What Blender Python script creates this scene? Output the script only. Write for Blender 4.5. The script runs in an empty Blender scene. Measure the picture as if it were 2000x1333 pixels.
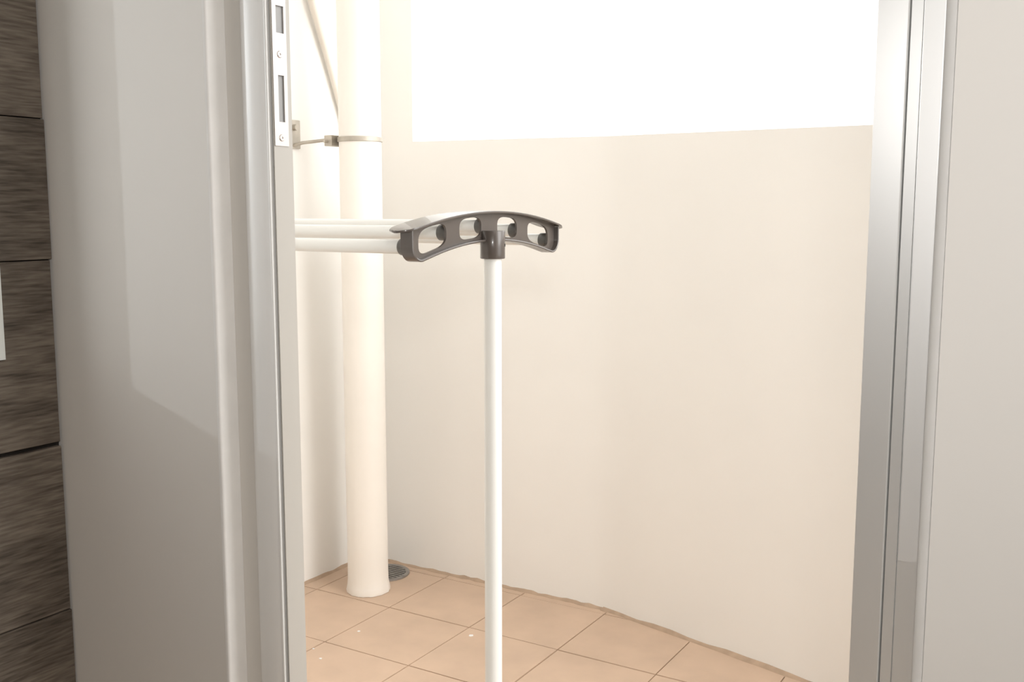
import bpy, bmesh, math, random
from mathutils import Vector
random.seed(7)
R = math.radians
scene = bpy.context.scene
col = scene.collection

# ------------------------------------------------------------------ camera, sky, lights, exposure
# x runs along the door wall (to the right), y out of the room, z up from the balcony floor; metres
CAM_YAW, CAM_PITCH, FOCAL_PX = 31.2, 7.32, 2000.0
cam_data = bpy.data.cameras.new('camera')
cam_data.sensor_width = 36.0
cam_data.lens = 36.0 * FOCAL_PX / 2000.0
cam_data.clip_start = 0.02
cam = bpy.data.objects.new('camera', cam_data)
cam.location = (0, 0, 1.05)
cam.rotation_euler = (R(90 - CAM_PITCH), 0, R(CAM_YAW))
col.objects.link(cam)
scene.camera = cam

SKY, FLASH, FILL, PATCH, SUN = 2.78, 5.4, 7.2, 54.0, 2.6
world = bpy.data.worlds.new('overcast_sky')
scene.world = world
world.use_nodes = True
bg = world.node_tree.nodes['Background']
bg.inputs['Color'].default_value = (1.0, 0.995, 0.98, 1)
bg.inputs['Strength'].default_value = SKY

def area(name, loc, target, size, size_y, power, color):
    d = bpy.data.lights.new(name, 'AREA')
    d.shape = 'RECTANGLE'; d.size = size; d.size_y = size_y
    d.energy = power; d.color = color
    o = bpy.data.objects.new(name, d)
    o.location = loc
    o.rotation_euler = (Vector(target) - Vector(loc)).to_track_quat('-Z', 'Y').to_euler()
    col.objects.link(o)
    return o
area('camera_flash', (0.05, -0.04, 1.24), (-0.40, 0.9, 1.0), 0.10, 0.07, FLASH, (1, 0.99, 0.97))
area('room_fill_light', (0.40, 0.25, 2.42), (0.40, 0.25, 0), 0.35, 0.35, FILL, (1, 0.95, 0.88))  # added fill light without a fixture, brightens the wall right of the door
# spot added outside the small window on the left, no lamp known there: throws the window's shape onto the wall beside the door
ld = bpy.data.lights.new('window_patch_spot', 'SPOT'); ld.energy = PATCH; ld.color = (0.90, 0.96, 1.0)
ld.shadow_soft_size = 0.02; ld.spot_size = R(40); ld.spot_blend = 0.3
lo = bpy.data.objects.new('window_patch_spot', ld)
beam = Vector((0.1405, 0.095, -0.0448)).normalized()
lo.location = Vector((-1.0645, 0.84, 0.8252)) - 3.0*beam
lo.rotation_euler = beam.to_track_quat('-Z', 'Y').to_euler()
col.objects.link(lo)
# low hazy sun that comes in over the open right end of the balcony
sd = bpy.data.lights.new('sun', 'SUN'); sd.energy = SUN; sd.angle = R(50); sd.color = (1.0, 0.98, 0.95)
so = bpy.data.objects.new('sun', sd)
so.rotation_euler = Vector((-1.0, -0.03, -0.48)).to_track_quat('-Z', 'Y').to_euler()
so.location = (4, 2, 3)
col.objects.link(so)

scene.view_settings.view_transform = 'Standard'
scene.view_settings.look = 'None'
scene.view_settings.exposure = 0.0
scene.view_settings.gamma = 1.0
scene.view_settings.use_curve_mapping = False

# ------------------------------------------------------------------ materials
def mat(name, color, rough=0.6, metal=0.0, noise=0.0, nscale=6.0, bump=0.0, bscale=60.0, aniso=0.0, coat=0.0, spec=0.5):
    m = bpy.data.materials.new(name); m.use_nodes = True
    nt = m.node_tree; b = nt.nodes['Principled BSDF']
    b.inputs['Roughness'].default_value = rough
    b.inputs['Metallic'].default_value = metal
    b.inputs['Anisotropic'].default_value = aniso
    b.inputs['Coat Weight'].default_value = coat
    b.inputs['Specular IOR Level'].default_value = spec
    tc = nt.nodes.new('ShaderNodeTexCoord')
    n = nt.nodes.new('ShaderNodeTexNoise'); n.inputs['Scale'].default_value = nscale; n.inputs['Detail'].default_value = 5
    nt.links.new(tc.outputs['Object'], n.inputs['Vector'])
    r = nt.nodes.new('ShaderNodeValToRGB')
    r.color_ramp.elements[0].position = 0.3; r.color_ramp.elements[1].position = 0.7
    r.color_ramp.elements[0].color = tuple(c * (1 - noise) for c in color) + (1,)
    r.color_ramp.elements[1].color = tuple(min(1, c * (1 + noise)) for c in color) + (1,)
    nt.links.new(n.outputs['Fac'], r.inputs['Fac'])
    nt.links.new(r.outputs['Color'], b.inputs['Base Color'])
    if bump:
        n2 = nt.nodes.new('ShaderNodeTexNoise'); n2.inputs['Scale'].default_value = bscale; n2.inputs['Detail'].default_value = 4
        bp = nt.nodes.new('ShaderNodeBump'); bp.inputs['Strength'].default_value = bump; bp.inputs['Distance'].default_value = 0.002
        nt.links.new(tc.outputs['Object'], n2.inputs['Vector'])
        nt.links.new(n2.outputs['Fac'], bp.inputs['Height'])
        nt.links.new(bp.outputs['Normal'], b.inputs['Normal'])
    return m

def wood_mat():
    m = bpy.data.materials.new('wood_look_tile'); m.use_nodes = True
    nt = m.node_tree; N = nt.nodes; L = nt.links; b = N['Principled BSDF']
    b.inputs['Roughness'].default_value = 0.62
    tc = N.new('ShaderNodeTexCoord'); oi = N.new('ShaderNodeObjectInfo')
    off = N.new('ShaderNodeVectorMath'); off.operation = 'MULTIPLY_ADD'
    off.inputs[1].default_value = (1, 1, 1)
    cx = N.new('ShaderNodeCombineXYZ')
    mm = N.new('ShaderNodeMath'); mm.operation = 'MULTIPLY'; mm.inputs[1].default_value = 13.7
    L.new(oi.outputs['Random'], mm.inputs[0]); L.new(mm.outputs[0], cx.inputs[1]); L.new(mm.outputs[0], cx.inputs[2])
    L.new(tc.outputs['Object'], off.inputs[0]); L.new(cx.outputs[0], off.inputs[2])
    mp = N.new('ShaderNodeMapping'); mp.inputs['Scale'].default_value = (1, 0.8, 5)
    L.new(off.outputs[0], mp.inputs['Vector'])
    # broad, slowly bending growth rings
    n1 = N.new('ShaderNodeTexNoise'); n1.inputs['Scale'].default_value = 2.2; n1.inputs['Detail'].default_value = 3; n1.inputs['Distortion'].default_value = 0.6
    L.new(mp.outputs[0], n1.inputs['Vector'])
    w = N.new('ShaderNodeMath'); w.operation = 'MULTIPLY'; w.inputs[1].default_value = 26
    sn = N.new('ShaderNodeMath'); sn.operation = 'SINE'
    L.new(n1.outputs['Fac'], w.inputs[0]); L.new(w.outputs[0], sn.inputs[0])
    # fine fibres
    mp2 = N.new('ShaderNodeMapping'); mp2.inputs['Scale'].default_value = (1, 14, 170)
    L.new(off.outputs[0], mp2.inputs['Vector'])
    n2 = N.new('ShaderNodeTexNoise'); n2.inputs['Scale'].default_value = 1.6; n2.inputs['Detail'].default_value = 6
    L.new(mp2.outputs[0], n2.inputs['Vector'])
    a = N.new('ShaderNodeMath'); a.operation = 'MULTIPLY_ADD'; a.inputs[1].default_value = 0.11; a.inputs[2].default_value = 0.0
    L.new(sn.outputs[0], a.inputs[0])
    s = N.new('ShaderNodeMath'); s.operation = 'ADD'
    L.new(a.outputs[0], s.inputs[0]); L.new(n2.outputs['Fac'], s.inputs[1])
    r = N.new('ShaderNodeValToRGB')
    e = r.color_ramp.elements
    e[0].position = 0.22; e[0].color = (0.048, 0.036, 0.027, 1)
    e[1].position = 0.78; e[1].color = (0.205, 0.172, 0.138, 1)
    k = e.new(0.48); k.color = (0.115, 0.093, 0.073, 1)
    L.new(s.outputs[0], r.inputs['Fac']); L.new(r.outputs['Color'], b.inputs['Base Color'])
    bp = N.new('ShaderNodeBump'); bp.inputs['Strength'].default_value = 0.25; bp.inputs['Distance'].default_value = 0.001
    L.new(s.outputs[0], bp.inputs['Height']); L.new(bp.outputs['Normal'], b.inputs['Normal'])
    return m

M = {
    'room_wall': mat('white_wall_paint', (0.80, 0.775, 0.74), 0.75, noise=0.012, nscale=3, bump=0.08, bscale=90),
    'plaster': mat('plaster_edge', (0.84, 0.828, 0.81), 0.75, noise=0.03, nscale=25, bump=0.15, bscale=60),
    'balcony_wall': mat('cream_balcony_paint', (0.885, 0.868, 0.832), 0.8, noise=0.012, nscale=4, bump=0.15, bscale=40),
    'ceiling': mat('ceiling_paint', (0.82, 0.81, 0.79), 0.85),
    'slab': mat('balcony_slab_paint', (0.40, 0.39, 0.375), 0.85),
    'floor': mat('interior_floor_tile', (0.62, 0.48, 0.35), 0.5, noise=0.1),
    'tile': mat('terracotta_floor_tile', (0.62, 0.455, 0.335), 0.55, noise=0.07, nscale=9, bump=0.1, bscale=50),
    'grout': mat('floor_grout', (0.46, 0.335, 0.24), 0.9, noise=0.12, nscale=30),
    'alu': mat('brushed_aluminium', (0.86, 0.86, 0.85), 0.38, metal=0.6, noise=0.03, nscale=4, aniso=0.4),
    'alu_satin': mat('satin_aluminium', (0.93, 0.925, 0.91), 0.40, metal=0.12, noise=0.02, nscale=4, aniso=0.4),
    'subframe': mat('shade_toned_subframe', (0.72, 0.695, 0.655), 0.6, noise=0.02),  # shade of the recessed return put into the base colour
    'alu_matt': mat('painted_aluminium', (0.46, 0.44, 0.405), 0.45, noise=0.01),
    'strike': mat('satin_steel', (0.60, 0.56, 0.535), 0.40, metal=0.75, noise=0.02),
    'cavity': mat('cavity_grey', (0.36, 0.36, 0.36), 0.6, noise=0.1),
    'gap': mat('rubber_seal', (0.06, 0.055, 0.05), 0.8),
    'film': mat('protective_film', (0.82, 0.815, 0.805), 0.46, metal=0.55, noise=0.02),
    'pipe': mat('white_painted_pipe', (0.86, 0.82, 0.76), 0.45, noise=0.02, nscale=7, bump=0.06, bscale=30),
    'white_tube': mat('white_coated_tube', (0.80, 0.80, 0.77), 0.3, noise=0.01, coat=0.3),
    'plastic': mat('grey_brown_plastic', (0.090, 0.075, 0.066), 0.27, noise=0.03, coat=0.25),
    'socket': mat('dark_socket_plastic', (0.085, 0.080, 0.072), 0.35, noise=0.03),
    'zinc': mat('weathered_zinc', (0.46, 0.42, 0.36), 0.45, metal=0.5, noise=0.15, nscale=30),
    'drain': mat('drain_steel', (0.33, 0.31, 0.29), 0.45, metal=0.6, noise=0.15, nscale=40),
    'shadow_band': mat('cream_shadow_band', (0.80, 0.74, 0.66), 0.6),  # beige of the wall shadow, given to a tube
    'wood': wood_mat(),
    'joint': mat('dark_tile_joint', (0.02, 0.016, 0.012), 0.9),
    'window_white': mat('white_window_frame', (0.74, 0.77, 0.75), 0.4),
}
gm = bpy.data.materials.new('window_glass'); gm.use_nodes = True
gb = gm.node_tree.nodes['Principled BSDF']
gb.inputs['Roughness'].default_value = 0.02
gb.inputs['Alpha'].default_value = 0.12
gb.inputs['Base Color'].default_value = (0.9, 0.95, 0.93, 1)
M['glass'] = gm

# ------------------------------------------------------------------ helpers
class MB:
    """collects shapes and links them as ONE mesh object"""
    def __init__(self): self.bm = bmesh.new()
    def box(self, x0, x1, y0, y1, z0, z1):
        v = [self.bm.verts.new(p) for p in ((x0,y0,z0),(x1,y0,z0),(x1,y1,z0),(x0,y1,z0),(x0,y0,z1),(x1,y0,z1),(x1,y1,z1),(x0,y1,z1))]
        for f in ((3,2,1,0),(4,5,6,7),(0,1,5,4),(1,2,6,5),(2,3,7,6),(3,0,4,7)):
            self.bm.faces.new([v[i] for i in f])
        return self
    def prism(self, pts, z0, z1):
        """polygon in xy (any order) extruded in z"""
        ar = sum(a[0]*b[1]-b[0]*a[1] for a, b in zip(pts, pts[1:]+pts[:1]))
        if ar < 0: pts = pts[::-1]
        lo = [self.bm.verts.new((x, y, z0)) for x, y in pts]; hi = [self.bm.verts.new((x, y, z1)) for x, y in pts]
        n = len(pts)
        self.bm.faces.new(lo[::-1]); self.bm.faces.new(hi)
        for i in range(n):
            j = (i+1) % n
            self.bm.faces.new((lo[i], lo[j], hi[j], hi[i]))
        return self
    def rings(self, rings, cap=True, closed=False):
        """skin through rings of equal length"""
        vs = [[self.bm.verts.new(p) for p in r] for r in rings]
        n = len(vs[0]); m = len(vs)
        for k in range(m if closed else m-1):
            a, b = vs[k], vs[(k+1) % m]
            for i in range(n):
                j = (i+1) % n
                self.bm.faces.new((a[i], a[j], b[j], b[i]))
        if cap and not closed:
            self.bm.faces.new(vs[0][::-1]); self.bm.faces.new(vs[-1])
        return self
    def tube(self, pts, r, seg=20, cap=True):
        """round tube along a polyline; r a number or one per point"""
        P = [Vector(p) for p in pts]; rs = r if isinstance(r, (list, tuple)) else [r]*len(P)
        out = []; side = None
        for i, p in enumerate(P):
            t = (P[min(i+1, len(P)-1)] - P[max(i-1, 0)])
            if t.length < 1e-9: t = P[-1]-P[0]
            t.normalize()
            if side is None:
                side = t.orthogonal().normalized()
            else:
                side = (side - t*side.dot(t)).normalized()
            up = t.cross(side)
            out.append([p + (side*math.cos(a) + up*math.sin(a))*rs[i] for a in (2*math.pi*k/seg for k in range(seg))])
        return self.rings(out, cap)
    def lathe(self, profile, centre, seg=48):
        """(radius, z) profile turned around a vertical axis"""
        cx, cy = centre
        return self.rings([[(cx+r*math.cos(2*math.pi*k/seg), cy+r*math.sin(2*math.pi*k/seg), z) for k in range(seg)] for r, z in profile])
    def build(self, name, material, parent=None, smooth=None, bevel=0.0, origin=None):
        bmesh.ops.remove_doubles(self.bm, verts=self.bm.verts, dist=1e-6)
        bmesh.ops.recalc_face_normals(self.bm, faces=self.bm.faces)
        if bevel:
            es = [e for e in self.bm.edges if len(e.link_faces) == 2 and e.calc_face_angle(0) > 0.6]
            bmesh.ops.bevel(self.bm, geom=es, offset=bevel, segments=2, affect='EDGES', profile=0.6)
        me = bpy.data.meshes.new(name)
        self.bm.to_mesh(me); self.bm.free()
        me.materials.append(material)
        if smooth is not None:
            for p in me.polygons: p.use_smooth = True
            me.set_sharp_from_angle(angle=R(smooth))
        o = bpy.data.objects.new(name, me)
        col.objects.link(o)
        if parent:
            o.parent = parent
            o.matrix_parent_inverse = parent.matrix_basis.inverted()
        return o

def sheet(axis_pos, thick, u0, u1, z0, z1, holes, mb=None):
    """upright sheet facing +x at x = axis_pos, in y and z, with rectangular holes cut right through"""
    mb = mb or MB()
    us = sorted({u0, u1, *[h[0] for h in holes], *[h[1] for h in holes]}); zs = sorted({z0, z1, *[h[2] for h in holes], *[h[3] for h in holes]})
    for a, b in zip(us, us[1:]):
        for c, d in zip(zs, zs[1:]):
            mu, mz = (a+b)/2, (c+d)/2
            if any(h[0] < mu < h[1] and h[2] < mz < h[3] for h in holes): continue
            mb.box(axis_pos-thick, axis_pos, a, b, c, d)
    return mb

def empty(name, loc):
    o = bpy.data.objects.new(name, None)
    o.empty_display_size = 0.05
    o.location = loc
    col.objects.link(o)
    return o
def tag(o, label=None, cat=None, group=None, kind=None):
    if label: o['label'] = label
    if cat: o['category'] = cat
    if group: o['group'] = group
    if kind: o['kind'] = kind
    return o

# ------------------------------------------------------------------ room shell
FI = 0.08            # interior floor level above the balcony floor
TOP = 2.55
XL, YW = -1.213, 0.84
WY0, WY1, WZ0, WZ1 = 0.40, 0.763, 0.862, 1.80    # window in the left wall (outer size of its frame)

# left wall behind the wood-look tiles, with the window hole
tag(sheet(XL-0.010, 0.15, -2.2, 0.845, -0.1, TOP, [(WY0, WY1, WZ0, WZ1)]).build('wall_left', M['joint']), 'left room wall clad in dark wood-look tiles', kind='structure')
wall_left = bpy.data.objects['wall_left']
zj = [0.08, 0.277, 0.508, 0.739, 0.985, 1.166, 1.397, 1.677, 1.908, 2.139, 2.37, TOP]
def tile_boxes(y0, y1, z0, z1, thick):
    MB().box(XL-0.0095, XL+thick, y0, y1, z0, z1).build('tile', M['wood'], wall_left, bevel=0.0012)
def tile_prism(pts, thick):
    m = MB()
    m.rings([[(XL-0.0095, y, z) for y, z in pts], [(XL+thick, y, z) for y, z in pts]])
    m.build('tile', M['wood'], wall_left, bevel=0.0012)
for i, (a, b) in enumerate(zip(zj, zj[1:])):
    gap_top = 0.0030 if abs(b-0.739) < 1e-6 else 0.0007
    gap_bot = 0.0030 if abs(a-0.739) < 1e-6 else 0.0007
    th = (0.0, 0.0012, 0.0004)[i % 3]
    z0, z1 = a+gap_bot, b-gap_top
    yend = YW - 0.0045 + (0.0, 0.0022, 0.0008)[i % 3]
    cuts = [-2.2, -1.35 + 0.4*(i % 2), -0.15 + 0.4*(i % 2)]
    for c0, c1 in zip(cuts, cuts[1:]):
        tile_boxes(c0, c1-0.002, z0, z1, th)
    if b <= WZ0 + 0.001 or a >= WZ1:
        tile_boxes(cuts[-1], yend, z0, z1, th)
    else:                                        # cut around the window: one piece with a notch
        y0 = cuts[-1]
        if a < WZ0 < b:
            tile_prism([(y0, z0), (yend, z0), (yend, z1), (WY1+0.001, z1), (WY1+0.001, WZ0-0.001), (WY0-0.001, WZ0-0.001)] + ([(WY0-0.001, z1), (y0, z1)] if y0 < WY0-0.002 else [(y0, WZ0-0.001)]), th)
        elif a < WZ1 < b:
            tile_prism([(WY1+0.001, z0), (yend, z0), (yend, z1), (y0, z1)] + ([(y0, z0), (WY0-0.001, z0), (WY0-0.001, WZ1+0.001)] if y0 < WY0-0.002 else [(y0, WZ1+0.001)]) + [(WY1+0.001, WZ1+0.001)], th)
        else:
            if y0 < WY0-0.002: tile_boxes(y0, WY0-0.001, z0, z1, th)
            tile_boxes(WY1+0.001, yend, z0, z1, th)

# small window: white frame and a pane
w = MB()
fx0, fx1 = XL-0.06, XL+0.004
w.box(fx0, fx1, WY0, WY0+0.018, WZ0, WZ1).box(fx0, fx1, WY1-0.018, WY1, WZ0, WZ1)
w.box(fx0, fx1, WY0+0.018, WY1-0.018, WZ0, WZ0+0.010).box(fx0, fx1, WY0+0.018, WY1-0.018, WZ1-0.018, WZ1)
win = tag(w.build('window_1', M['window_white'], smooth=None), 'white framed window in the wood-tiled wall, only its corner in view', kind='structure')
MB().box(XL-0.05, XL-0.046, WY0+0.018, WY1-0.018, WZ0+0.010, WZ1-0.018).build('pane', M['glass'], win)

# door wall: left part with rounded plaster return, right part, lintel
def arc(cx, cy, r, a0, a1, n=6):
    return [(cx+r*math.cos(R(a0+(a1-a0)*k/n)), cy+r*math.sin(R(a0+(a1-a0)*k/n))) for k in range(n+1)]
RX0, RX1 = -0.912, -0.122
left_poly = [(-2.10, YW), (XL, YW)] + [(RX0-0.006, YW), (RX0-0.006, 0.905), (-0.93, 0.912), (-0.93, 0.99), (-2.10, 0.99)]
DH = 2.12
tag(MB().prism(left_poly, -0.1, TOP).build('wall_front_left', M['room_wall'], smooth=40), 'white wall between the wood tiles and the door', kind='structure')
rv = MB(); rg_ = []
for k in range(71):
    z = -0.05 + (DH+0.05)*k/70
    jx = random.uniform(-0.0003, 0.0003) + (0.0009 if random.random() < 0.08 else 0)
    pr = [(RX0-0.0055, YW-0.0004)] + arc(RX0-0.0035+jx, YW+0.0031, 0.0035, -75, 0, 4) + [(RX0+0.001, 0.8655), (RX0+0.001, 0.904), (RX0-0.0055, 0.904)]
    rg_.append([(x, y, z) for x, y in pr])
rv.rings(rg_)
tag(rv.build('trim_3', M['plaster'], smooth=50), 'white plaster reveal along the left door jamb', kind='structure')  # split from the wall in a lighter tone for the light it catches
tag(MB().prism([(-0.1230, YW), (1.6, YW), (1.6, 0.99), (-0.1230, 0.99)], -0.1, TOP).build('wall_front_right', M['room_wall']), 'white wall to the right of the door', kind='structure')
tag(MB().box(RX0-0.02, -0.1230, YW, 0.99, DH, TOP).build('wall_front_lintel', M['room_wall']), 'white wall over the door', kind='structure')
# plaster bead on the right edge of the opening, with a fine irregular crack beside it
bm_ = MB()
ring = []
nz = 60
for k in range(nz+1):
    z = 0.0 + (DH-0.0)*k/nz
    j = random.uniform(0, 0.0004)
    if random.random() < 0.08: j += 0.0012
    ring.append([(-0.1236-j, 0.8404, z), (-0.1232, 0.8420, z), (-0.1232, 0.985, z), (-0.1352, 0.985, z), (-0.1352, 0.866, z), (-0.1325, 0.853, z), (-0.1280, 0.8425, z)])
bm_.rings(ring)
tag(bm_.build('trim_1', M['plaster'], smooth=50), 'narrow white plaster bead along the right door jamb', kind='structure')

# the rest of the room (behind and beside the camera)
tag(MB().box(1.6, 1.75, -2.2, 0.99, -0.1, TOP).build('wall_right', M['room_wall']), 'right room wall', kind='structure')
tag(MB().box(XL-0.16, 1.75, -2.35, -2.2, -0.1, TOP).build('wall_back', M['room_wall']), 'room wall behind the camera', kind='structure')
tag(MB().box(XL-0.16, 1.75, -2.2, YW+0.03, -0.1, FI).build('floor_room', M['floor']), 'floor of the room', kind='structure')
tag(MB().box(XL-0.16, 1.75, -2.35, 0.99, TOP, TOP+0.2).build('ceiling', M['ceiling']), 'room ceiling', kind='structure')

# ------------------------------------------------------------------ balcony shell
BL, BY = -1.9425, 2.350          # left wall plane, back wall plane
FX, FY, SL = -1.119, 2.344, -0.2495   # fold of the back wall and the slope of its right part
def back_y(x): return FY + SL*(x-FX)
PZ = 1.232                        # parapet height
tag(MB().box(BL-0.15, BL, 0.99, 2.52, -0.1, 2.75).build('wall_balcony_left', M['balcony_wall']), 'left balcony wall behind the white pipe', kind='structure')
XE = 0.75
# back wall: solid pier by the corner and a parapet that bends towards the house
tag(MB().prism([(BL, BY), (-1.748, BY), (-1.748, 2.50), (BL, 2.50)], -0.1, 2.75).build('wall_balcony_pier', M['balcony_wall']), 'narrow pier beside the balcony opening', kind='structure')
tag(MB().prism([(-1.748, BY), (FX-0.06, BY), (FX-0.02, BY-0.002), (FX+0.03, back_y(FX+0.03)), (XE, back_y(XE)), (XE, back_y(XE)+0.15), (FX, 2.50), (-1.748, 2.50)], -0.1, PZ).build('wall_balcony_back', M['balcony_wall'], smooth=40), 'cream balcony parapet with a slight bend', kind='structure')
for v in bpy.data.objects['wall_balcony_back'].data.vertices:      # its top slopes slightly
    if v.co.z > 1: v.co.z = 1.239 - 0.007*min(1, max(0, (v.co.x+1.748)/0.63)) - 0.018*max(0, v.co.x-FX)
tag(MB().box(XE, XE+0.15, 0.99, back_y(XE)+0.15, -0.1, 0.30).build('wall_balcony_right', M['balcony_wall']), 'right end wall of the balcony', kind='structure')

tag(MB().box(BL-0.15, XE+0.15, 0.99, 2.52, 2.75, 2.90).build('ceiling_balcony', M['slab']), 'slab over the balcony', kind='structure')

# balcony floor: bed of grout, and each square tile a piece of its own
fl = tag(MB().box(BL-0.02, XE+0.02, 0.985, 2.46, -0.12, -0.003).build('floor_balcony', M['grout']), 'balcony floor of square terracotta-coloured tiles', kind='structure')
fl.name = 'floor'
def clip(poly, a, b, c):
    """keep a*x + b*y <= c"""
    out = []
    for p, q in zip(poly, poly[1:]+poly[:1]):
        dp, dq = a*p[0]+b*p[1]-c, a*q[0]+b*q[1]-c
        if dp <= 0: out.append(p)
        if dp*dq < 0:
            t = dp/(dp-dq); out.append((p[0]+(q[0]-p[0])*t, p[1]+(q[1]-p[1])*t))
    return out
P = 0.2546; j = 0.0016
for ix in range(-5, 7):
    for iy in range(-6, 2):
        x0, x1 = -0.8673+ix*P+j, -0.8673+(ix+1)*P-j
        y0, y1 = 2.0633+iy*P+j, 2.0633+(iy+1)*P-j
        poly = [(x0, y0), (x1, y0), (x1, y1), (x0, y1)]
        for a, b, c in ((-1, 0, -(BL+0.004)), (1, 0, XE-0.004), (0, -1, -0.994), (0, 1, BY-0.006), (-SL, 1, FY-SL*FX-0.010)):
            if len(poly) > 2: poly = clip(poly, a, b, c)
        if len(poly) < 3: continue
        ar = abs(sum(a[0]*b[1]-b[0]*a[1] for a, b in zip(poly, poly[1:]+poly[:1])))/2
        if ar < 0.0004: continue
        dz = random.uniform(-0.0006, 0.0006)
        MB().prism(poly, -0.010, dz).build('tile', M['tile'], fl)
tag(MB().box(-0.95, -0.10, 0.868, 0.992, -0.1, 0.065).build('trim_threshold', M['plaster']), 'plaster threshold under the door frame', kind='structure').name = 'trim_2'

# a few dried flecks of white paint on the tiles
for px_, py_, r_ in ((-1.3447, 2.0241, 0.006), (-1.627, 1.763, 0.003), (-1.575, 1.731, 0.0035), (-1.60, 1.90, 0.004)):
    k_ = [(r_*random.uniform(0.7, 1.2)*math.cos(2*math.pi*q/9), r_*random.uniform(0.7, 1.2)*math.sin(2*math.pi*q/9)) for q in range(9)]
    MB().prism([(px_+a, py_+b) for a, b in k_], 0.0002, 0.0012).build('paint_fleck', M['plaster'], fl)

# uneven mortar fillets where the walls meet the floor
def fillet(p0, p1, nx, ny, name, n=36):
    rr = []
    for k in range(n+1):
        t = k/n; x = p0[0]+(p1[0]-p0[0])*t; y = p0[1]+(p1[1]-p0[1])*t
        d = 0.010+random.uniform(-0.003, 0.004); h = 0.006+random.uniform(-0.002, 0.004)
        rr.append([(x-nx*0.003, y-ny*0.003, -0.002), (x-nx*0.003, y-ny*0.003, h), (x+nx*d*0.6, y+ny*d*0.6, h*0.5), (x+nx*d, y+ny*d, -0.002)])
    tag(MB().rings(rr).build(name, M['grout'], smooth=60), kind='structure')
fillet((BL, 0.995), (BL, BY-0.004), 1, 0, 'baseboard_left')
fillet((BL+0.004, BY), (FX-0.02, BY), 0, -1, 'baseboard_back')
ln = math.hypot(1, SL)
fillet((FX-0.02, BY-0.003), (XE, back_y(XE)), SL/ln, -1/ln, 'baseboard_right')

# ------------------------------------------------------------------ aluminium door frame
door = tag(empty('door_1', (-0.5, 0.88, 0.065)), 'aluminium door frame open onto the balcony', kind='structure')
Z0, Z1 = 0.065, DH
# left jamb: rounded front section, then a seal, then the strike channel
front = [(-0.8860, 0.8700), (-0.8856, 0.8660)] + [(-0.8856+0.0335*t, 0.8660-0.0030*math.sin(math.pi*t**0.8)) for t in (0.08, 0.2, 0.35, 0.5, 0.65, 0.8, 0.92)] + [(-0.8515, 0.8668), (-0.8500, 0.8672), (-0.8492, 0.8655), (-0.8476, 0.8652), (-0.8466, 0.8660), (-0.8466, 0.9000), (-0.8860, 0.9000)]
MB().prism(front, Z0, Z1).build('left_jamb', M['alu_satin'], door, smooth=50).location.x += 0.0005
MB().box(RX0+0.0012, -0.8852, 0.8668, 0.8990, Z0, Z1).build('sub_frame', M['subframe'], door)
MB().box(-0.8464, -0.8440, 0.8735, 0.8990, Z0, Z1).build('seal', M['gap'], door).location.x += 0.0005
UH = (0.8760, 0.8885, 1.2475, 1.2775); LH = (0.8772, 0.8868, 1.149, 1.201)
grow = lambda h, e: (h[0]-e, h[1]+e, h[2]-e, h[3]+e)
chan = sheet(-0.8420, 0.0018, 0.8692, 0.8975, Z0, Z1, [grow(UH, 0.0008), grow(LH, 0.0008)])
chan.box(-0.8438, -0.8420, 0.8975, 0.8990, Z0, Z1)
chan.build('strike_channel', M['alu_matt'], door).location.x += 0.0005
sp = sheet(-0.8408, 0.0012, 0.8700, 0.8920, 1.122, 1.335, [UH, LH]).build('strike_plate', M['strike'], door)
for hh in (UH, LH):
    MB().box(-0.8439, -0.8432, hh[0]-0.001, hh[1]+0.001, hh[2]-0.001, hh[3]+0.001).build('cavity', M['cavity'], sp)
for z in (1.2240, 1.1312, 1.318):
    s = MB()
    n = 20; c = (0.8806, z)
    def rg(r, x): return [(x, c[0]+r*math.cos(2*math.pi*k/n), c[1]+r*math.sin(2*math.pi*k/n)) for k in range(n)]
    s.rings([rg(0.0040, -0.8412), rg(0.0040, -0.8404), rg(0.0033, -0.8398), rg(0.0013, -0.8398), rg(0.0011, -0.8407)])
    s.build('screw', M['strike'], sp, smooth=30)
sp.location.x += 0.0005
# right jamb: three flat faces split by two grooves
right = [(-0.1863, 0.8680), (-0.1857, 0.8660), (-0.1630, 0.8660), (-0.1620, 0.8668), (-0.1616, 0.8700), (-0.1614, 0.8740), (-0.1606, 0.8740), (-0.1604, 0.8660), (-0.1518, 0.8658), (-0.1516, 0.8690), (-0.1510, 0.8690), (-0.1508, 0.8660), (-0.1352, 0.8660), (-0.1352, 0.9000), (-0.1863, 0.9000)]
MB().prism(right, Z0, Z1).build('right_jamb', M['alu'], door)
fp = [(-0.1504, 0.8654), (-0.1358, 0.8654)]
fm = MB()
rr = 0.004; zb = 0.7615
out = [(-0.1504, Z1-0.02), (-0.1504, zb)] + [(-0.1358-rr+rr*math.cos(R(a)), zb+rr+rr*math.sin(R(a))) for a in (-90, -60, -30, 0)] + [(-0.1358, Z1-0.02)]
fm.rings([[(x, 0.8661, z) for x, z in out], [(x, 0.8656, z) for x, z in out]])
fm.build('film_strip', M['film'], door)
MB().box(-0.8830, -0.1352, 0.8670, 0.9000, Z1-0.045, Z1).build('head_rail', M['alu'], door)
MB().box(-0.8390, -0.1862, 0.8680, 0.9000, Z0, Z0+0.018).build('sill_rail', M['alu'], door)

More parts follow.
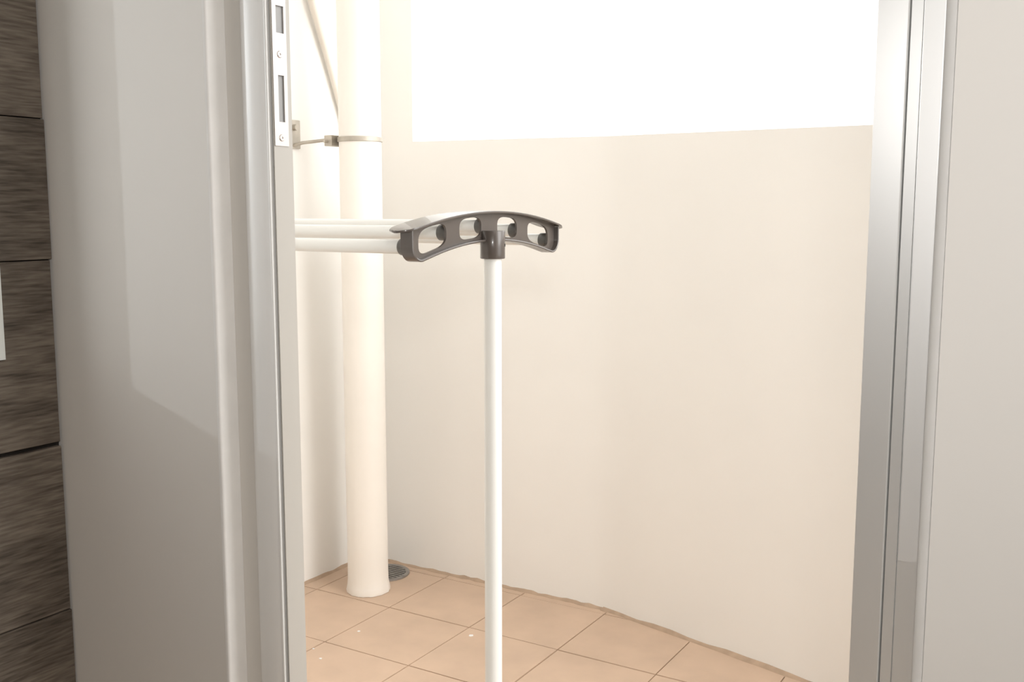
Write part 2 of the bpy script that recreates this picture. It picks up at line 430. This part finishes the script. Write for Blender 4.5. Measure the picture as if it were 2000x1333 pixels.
# ------------------------------------------------------------------ downpipe, bracket, shadow band, drain
PX, PY, PR = -1.760, 2.135, 0.0555
prof = [(PR+0.0035, 0.001), (PR+0.0045, 0.010), (PR+0.002, 0.020), (PR+0.0006, 0.034), (PR, 0.06), (PR, 1.0), (PR, 2.0), (PR, 2.74)]
pp = MB()
seg = 56
pp.rings([[(PX+(r+(random.uniform(-0.0012, 0.0018) if z < 0.03 else 0))*math.cos(2*math.pi*k/seg), PY+(r+(random.uniform(-0.0012, 0.0018) if z < 0.03 else 0))*math.sin(2*math.pi*k/seg), z) for k in range(seg)] for r, z in prof])
tag(pp.build('downpipe', M['pipe'], smooth=50), 'thick white drain pipe standing upright in the balcony corner', 'pipe')

BZ = 1.232
br = tag(empty('pipe_bracket', (BL, PY, BZ)), 'grey metal pipe clamp holding the white pipe off the left wall', 'bracket')
MB().box(BL, BL+0.006, PY-0.085, PY-0.035, BZ-0.02, BZ+0.055).build('wall_plate', M['zinc'], br, bevel=0.0015)
b_ = MB(); b_.tube([(BL+0.004, PY-0.060, BZ+0.035), (BL+0.018, PY-0.060, BZ+0.035)], 0.008, 12); b_.build('nut', M['zinc'], br, smooth=40)
b_ = MB(); b_.tube([(BL+0.004, PY-0.06, BZ-0.012), (BL+0.03, PY-0.055, BZ-0.006), (PX-PR-0.02, PY-0.02, BZ+0.003)], 0.0045, 12); b_.build('arm', M['zinc'], br, smooth=40)
b_ = MB(); b_.box(PX-PR-0.030, PX-PR-0.004, PY-0.044, PY+0.006, BZ-0.016, BZ+0.012); b_.build('clamp_lug', M['zinc'], br, bevel=0.002)
b_ = MB(); b_.tube([(PX-PR-0.020, PY-0.056, BZ-0.004), (PX-PR-0.020, PY+0.014, BZ-0.004)], 0.004, 12); b_.build('bolt', M['zinc'], br, smooth=40)
seg = 56
ring = lambda r, z: [(PX+r*math.cos(2*math.pi*k/seg), PY+r*math.sin(2*math.pi*k/seg), z) for k in range(seg)]
MB().rings([ring(PR+0.0003, BZ-0.0065), ring(PR+0.0036, BZ-0.0055), ring(PR+0.0036, BZ+0.0055), ring(PR+0.0003, BZ+0.0065)], cap=False).build('band', M['zinc'], br, smooth=40)

hp = [(-1.928, 1.98, 2.05), (-1.928, 2.06, 1.84), (-1.928, 2.145, 1.61), (-1.928, 2.205, 1.47), (-1.928, 2.245, 1.37), (-1.928, 2.275, 1.29), (-1.928, 2.300, 1.19), (-1.928, 2.312, 1.05), (-1.928, 2.312, 0.5), (-1.928, 2.312, 0.02)]
def smooth_path(pts, n=8):
    V = [Vector(p) for p in pts]; out = []
    for i in range(len(V)-1):
        p0, p1, p2, p3 = V[max(i-1, 0)], V[i], V[i+1], V[min(i+2, len(V)-1)]
        for k in range(n):
            t = k/n
            out.append(0.5*((2*p1)+(p2-p0)*t+(2*p0-5*p1+4*p2-p3)*t*t+(3*p1-p0-3*p2+p3)*t**3))
    return out+[V[-1]]
tag(MB().tube(smooth_path(hp), 0.0095, 14).build('shadow_band', M['shadow_band'], smooth=60), 'cream tube standing in for a slanting shadow on the left balcony wall', 'shadow_band')  # tube built in place of the diagonal shadow on the wall

dr = tag(empty('floor_drain', (-1.80, 2.262, 0)), 'round grey metal floor drain half hidden behind the white pipe', 'drain')
d_ = MB(); d_.lathe([(0.070, 0.0005), (0.070, 0.0045), (0.064, 0.0060), (0.060, 0.0060), (0.058, 0.0040), (0.058, 0.0005)], (-1.80, 2.262), 40); d_.build('rim', M['drain'], dr, smooth=40)
d_ = MB()
for k in range(-4, 5):
    hw = math.sqrt(max(0, 0.058**2-(k*0.012)**2))
    d_.box(-1.80-hw, -1.80+hw, 2.262+k*0.012-0.0035, 2.262+k*0.012+0.0035, 0.0006, 0.0042)
d_.build('grate', M['drain'], dr)

# ------------------------------------------------------------------ drying rack
RX, RY = -0.7825, 1.2324
rack = tag(empty('drying_rack', (RX, RY, 0)), 'drying rack with white tubes and an arched grey plastic end on the balcony', 'drying rack')
def bot(s): return 1.0055 - 0.0225*(s/0.17)**2
def top(s): return 1.0480 - 0.0285*(s/0.22)**2
SE = 0.193; RH = RY+0.004
def outline():
    """closed rim path (s, z): down the left end, along the arched bottom, up the right end"""
    rc = 0.020; pts = [(-SE, top(SE)-0.003)]
    s1 = SE-rc
    zc = bot(s1)+rc+0.001
    for k in range(9):
        a = math.pi + (math.pi/2+0.12)*k/8
        pts.append((-s1+rc*math.cos(a), zc+rc*math.sin(a)))
    for k in range(1, 30):
        s = -s1+0.008+(2*s1-0.016)*k/30
        pts.append((s, bot(s)))
    for k in range(8, -1, -1):
        a = math.pi + (math.pi/2+0.12)*k/8
        pts.append((s1-rc*math.cos(a), zc+rc*math.sin(a)))
    pts.append((SE, top(SE)-0.003))
    return pts
def make_head(x0, sgn, parent):
    """sgn = +1: open face towards +x"""
    X = lambda n: x0 + sgn*n
    head = empty('end_bracket', (x0, RY, 1.02)); head.parent = parent; head.matrix_parent_inverse = parent.matrix_basis.inverted()
    ol = outline()
    # rim: a band swept along the outline
    rings = []
    for i, (s, z) in enumerate(ol):
        a, b = ol[max(i-1, 0)], ol[min(i+1, len(ol)-1)]
        tx, tz = b[0]-a[0], b[1]-a[1]; l = math.hypot(tx, tz); nx, nz = -tz/l, tx/l      # inward normal
        e = 0.0030
        rings.append([(X(-0.015), RH+s, z), (X(0.0035), RH+s, z), (X(0.0042), RH+s+nx*e*0.5, z+nz*e*0.5), (X(0.0035), RH+s+nx*e, z+nz*e), (X(-0.015), RH+s+nx*e, z+nz*e)])
    MB().rings(rings).build('rim', M['plastic'], head, smooth=50)
    # web with four rounded slots
    cu = bpy.data.curves.new('web', 'CURVE'); cu.dimensions = '2D'; cu.fill_mode = 'BOTH'; cu.extrude = 0.0016
    def spline(pts):
        sp_ = cu.splines.new('POLY'); sp_.points.add(len(pts)-1)
        for p, (s, z) in zip(sp_.points, pts): p.co = (s, z, 0, 1)
        sp_.use_cyclic_u = True
    up = [(SE-2*SE*k/30, top(SE-2*SE*k/30)-0.002) for k in range(1, 30)]
    spline([(s*0.990, z+0.0012) for s, z in ol] + [(s*0.990, z) for s, z in up])
    for s0, s1 in ((-0.170, -0.107), (-0.076, -0.021), (0.021, 0.076), (0.107, 0.170)):
        sc, hw = (s0+s1)/2, (s1-s0)/2; pts = []
        for k in range(40):
            a = 2*math.pi*k/40; c, d = math.cos(a), math.sin(a)
            su = math.copysign(abs(c)**0.62, c); sv = math.copysign(abs(d)**0.62, d)
            s = sc+hw*su; lo, hi = bot(s)+0.0062, top(s)-0.0078
            pts.append((s, (lo+hi)/2+(hi-lo)/2*sv))
        spline(pts)
    tmp = bpy.data.objects.new('tmp', cu); col.objects.link(tmp)
    dg = bpy.context.evaluated_depsgraph_get()
    me = bpy.data.meshes.new_from_object(tmp.evaluated_get(dg))
    bpy.data.objects.remove(tmp)
    for v in me.vertices:
        s, z, d = v.co
        v.co = (X(-0.0055+d), RH+s, z)
    me.materials.clear(); me.materials.append(M['plastic']); me.name = 'web'
    wo = bpy.data.objects.new('web', me); col.objects.link(wo); wo.parent = head; wo.matrix_parent_inverse = Vector((0, 0, 0)) and wo.matrix_parent_inverse
    wo.matrix_parent_inverse = (parent.matrix_basis @ parent.matrix_basis.inverted()) @ head.matrix_basis.inverted()
    # curved cover plate, rounded in plan
    LE = 0.213; rings = []
    n0, n1 = -0.035, 0.0085
    mid, half = (n0+n1)/2, (n1-n0)/2
    ss = [-0.205+(0.205+LE)*k/48 for k in range(49)]
    for k, s in enumerate(ss):
        ee = LE if s > 0 else 0.205; q = max(0.0, (abs(s)-(ee-0.030))/0.030)
        wd = half*max(0.10, (1-q**2.2)**(1/2.2) if q < 1 else 0)
        zt = top(s)
        rings.append([(X(mid-wd), RH+s, zt-0.0028), (X(mid+wd), RH+s, zt-0.0028), (X(mid+wd+0.0006), RH+s, zt-0.0014), (X(mid+wd), RH+s, zt), (X(mid), RH+s, zt+0.0006), (X(mid-wd), RH+s, zt), (X(mid-wd-0.0006), RH+s, zt-0.0014)])
    MB().rings(rings).build('cover_plate', M['plastic'], head, smooth=50)
    # sockets that hold the tubes
    for s, z in TUBES:
        k_ = MB(); k_.tube([(X(-0.0075), RY+s, z), (X(-0.0215), RY+s, z), (X(-0.0225), RY+s, z)], [0.0108, 0.0108, 0.0100], 28)
        k_.build('tube_socket', M['socket'], head, smooth=40)
    # collar on the post
    k_ = MB(); k_.lathe([(0.0128, 0.981), (0.0172, 0.981), (0.0178, 0.982), (0.0178, 1.0195), (0.0170, 1.0205), (0.0100, 1.0205)], (X(0.004), RY), 40)
    k_.build('collar', M['plastic'], head, smooth=40)
    k_ = MB(); k_.tube([(X(0.004+0.0160), RY+0.0058, 1.0), (X(0.004+0.0172), RY+0.0062, 1.0)], 0.0022, 12); k_.build('screw', M['gap'], head)
    return head
TUBES = [(-0.1775, 1.0025), (-0.091, 1.0190), (0.002, 1.0265), (0.094, 1.0190), (0.1845, 1.0025)]
LEN = 0.95
make_head(RX, 1, rack)
make_head(RX-LEN, -1, rack)
for s, z in TUBES:
    t_ = MB(); t_.tube([(RX-0.018, RY+s, z), (RX-LEN+0.018, RY+s, z)], 0.0092, 28); t_.build('tube', M['white_tube'], rack, smooth=40)
for xx in (RX+0.004, RX-LEN-0.004):
    t_ = MB(); t_.tube([(xx, RY, 0.035), (xx, RY, 0.99)], 0.0127, 32); t_.build('post', M['white_tube'], rack, smooth=40)
    ft = MB(); ft.tube([(xx, RY-0.26, 0.022), (xx, RY+0.26, 0.022)], 0.0127, 24); ft = ft.build('foot_bar', M['white_tube'], rack, smooth=40)
    for s in (-1, 1):
        k_ = MB(); k_.tube([(xx, RY+s*0.235, 0.022), (xx, RY+s*0.275, 0.022)], 0.021, 20); k_.build('foot_cap', M['plastic'], ft, smooth=40)
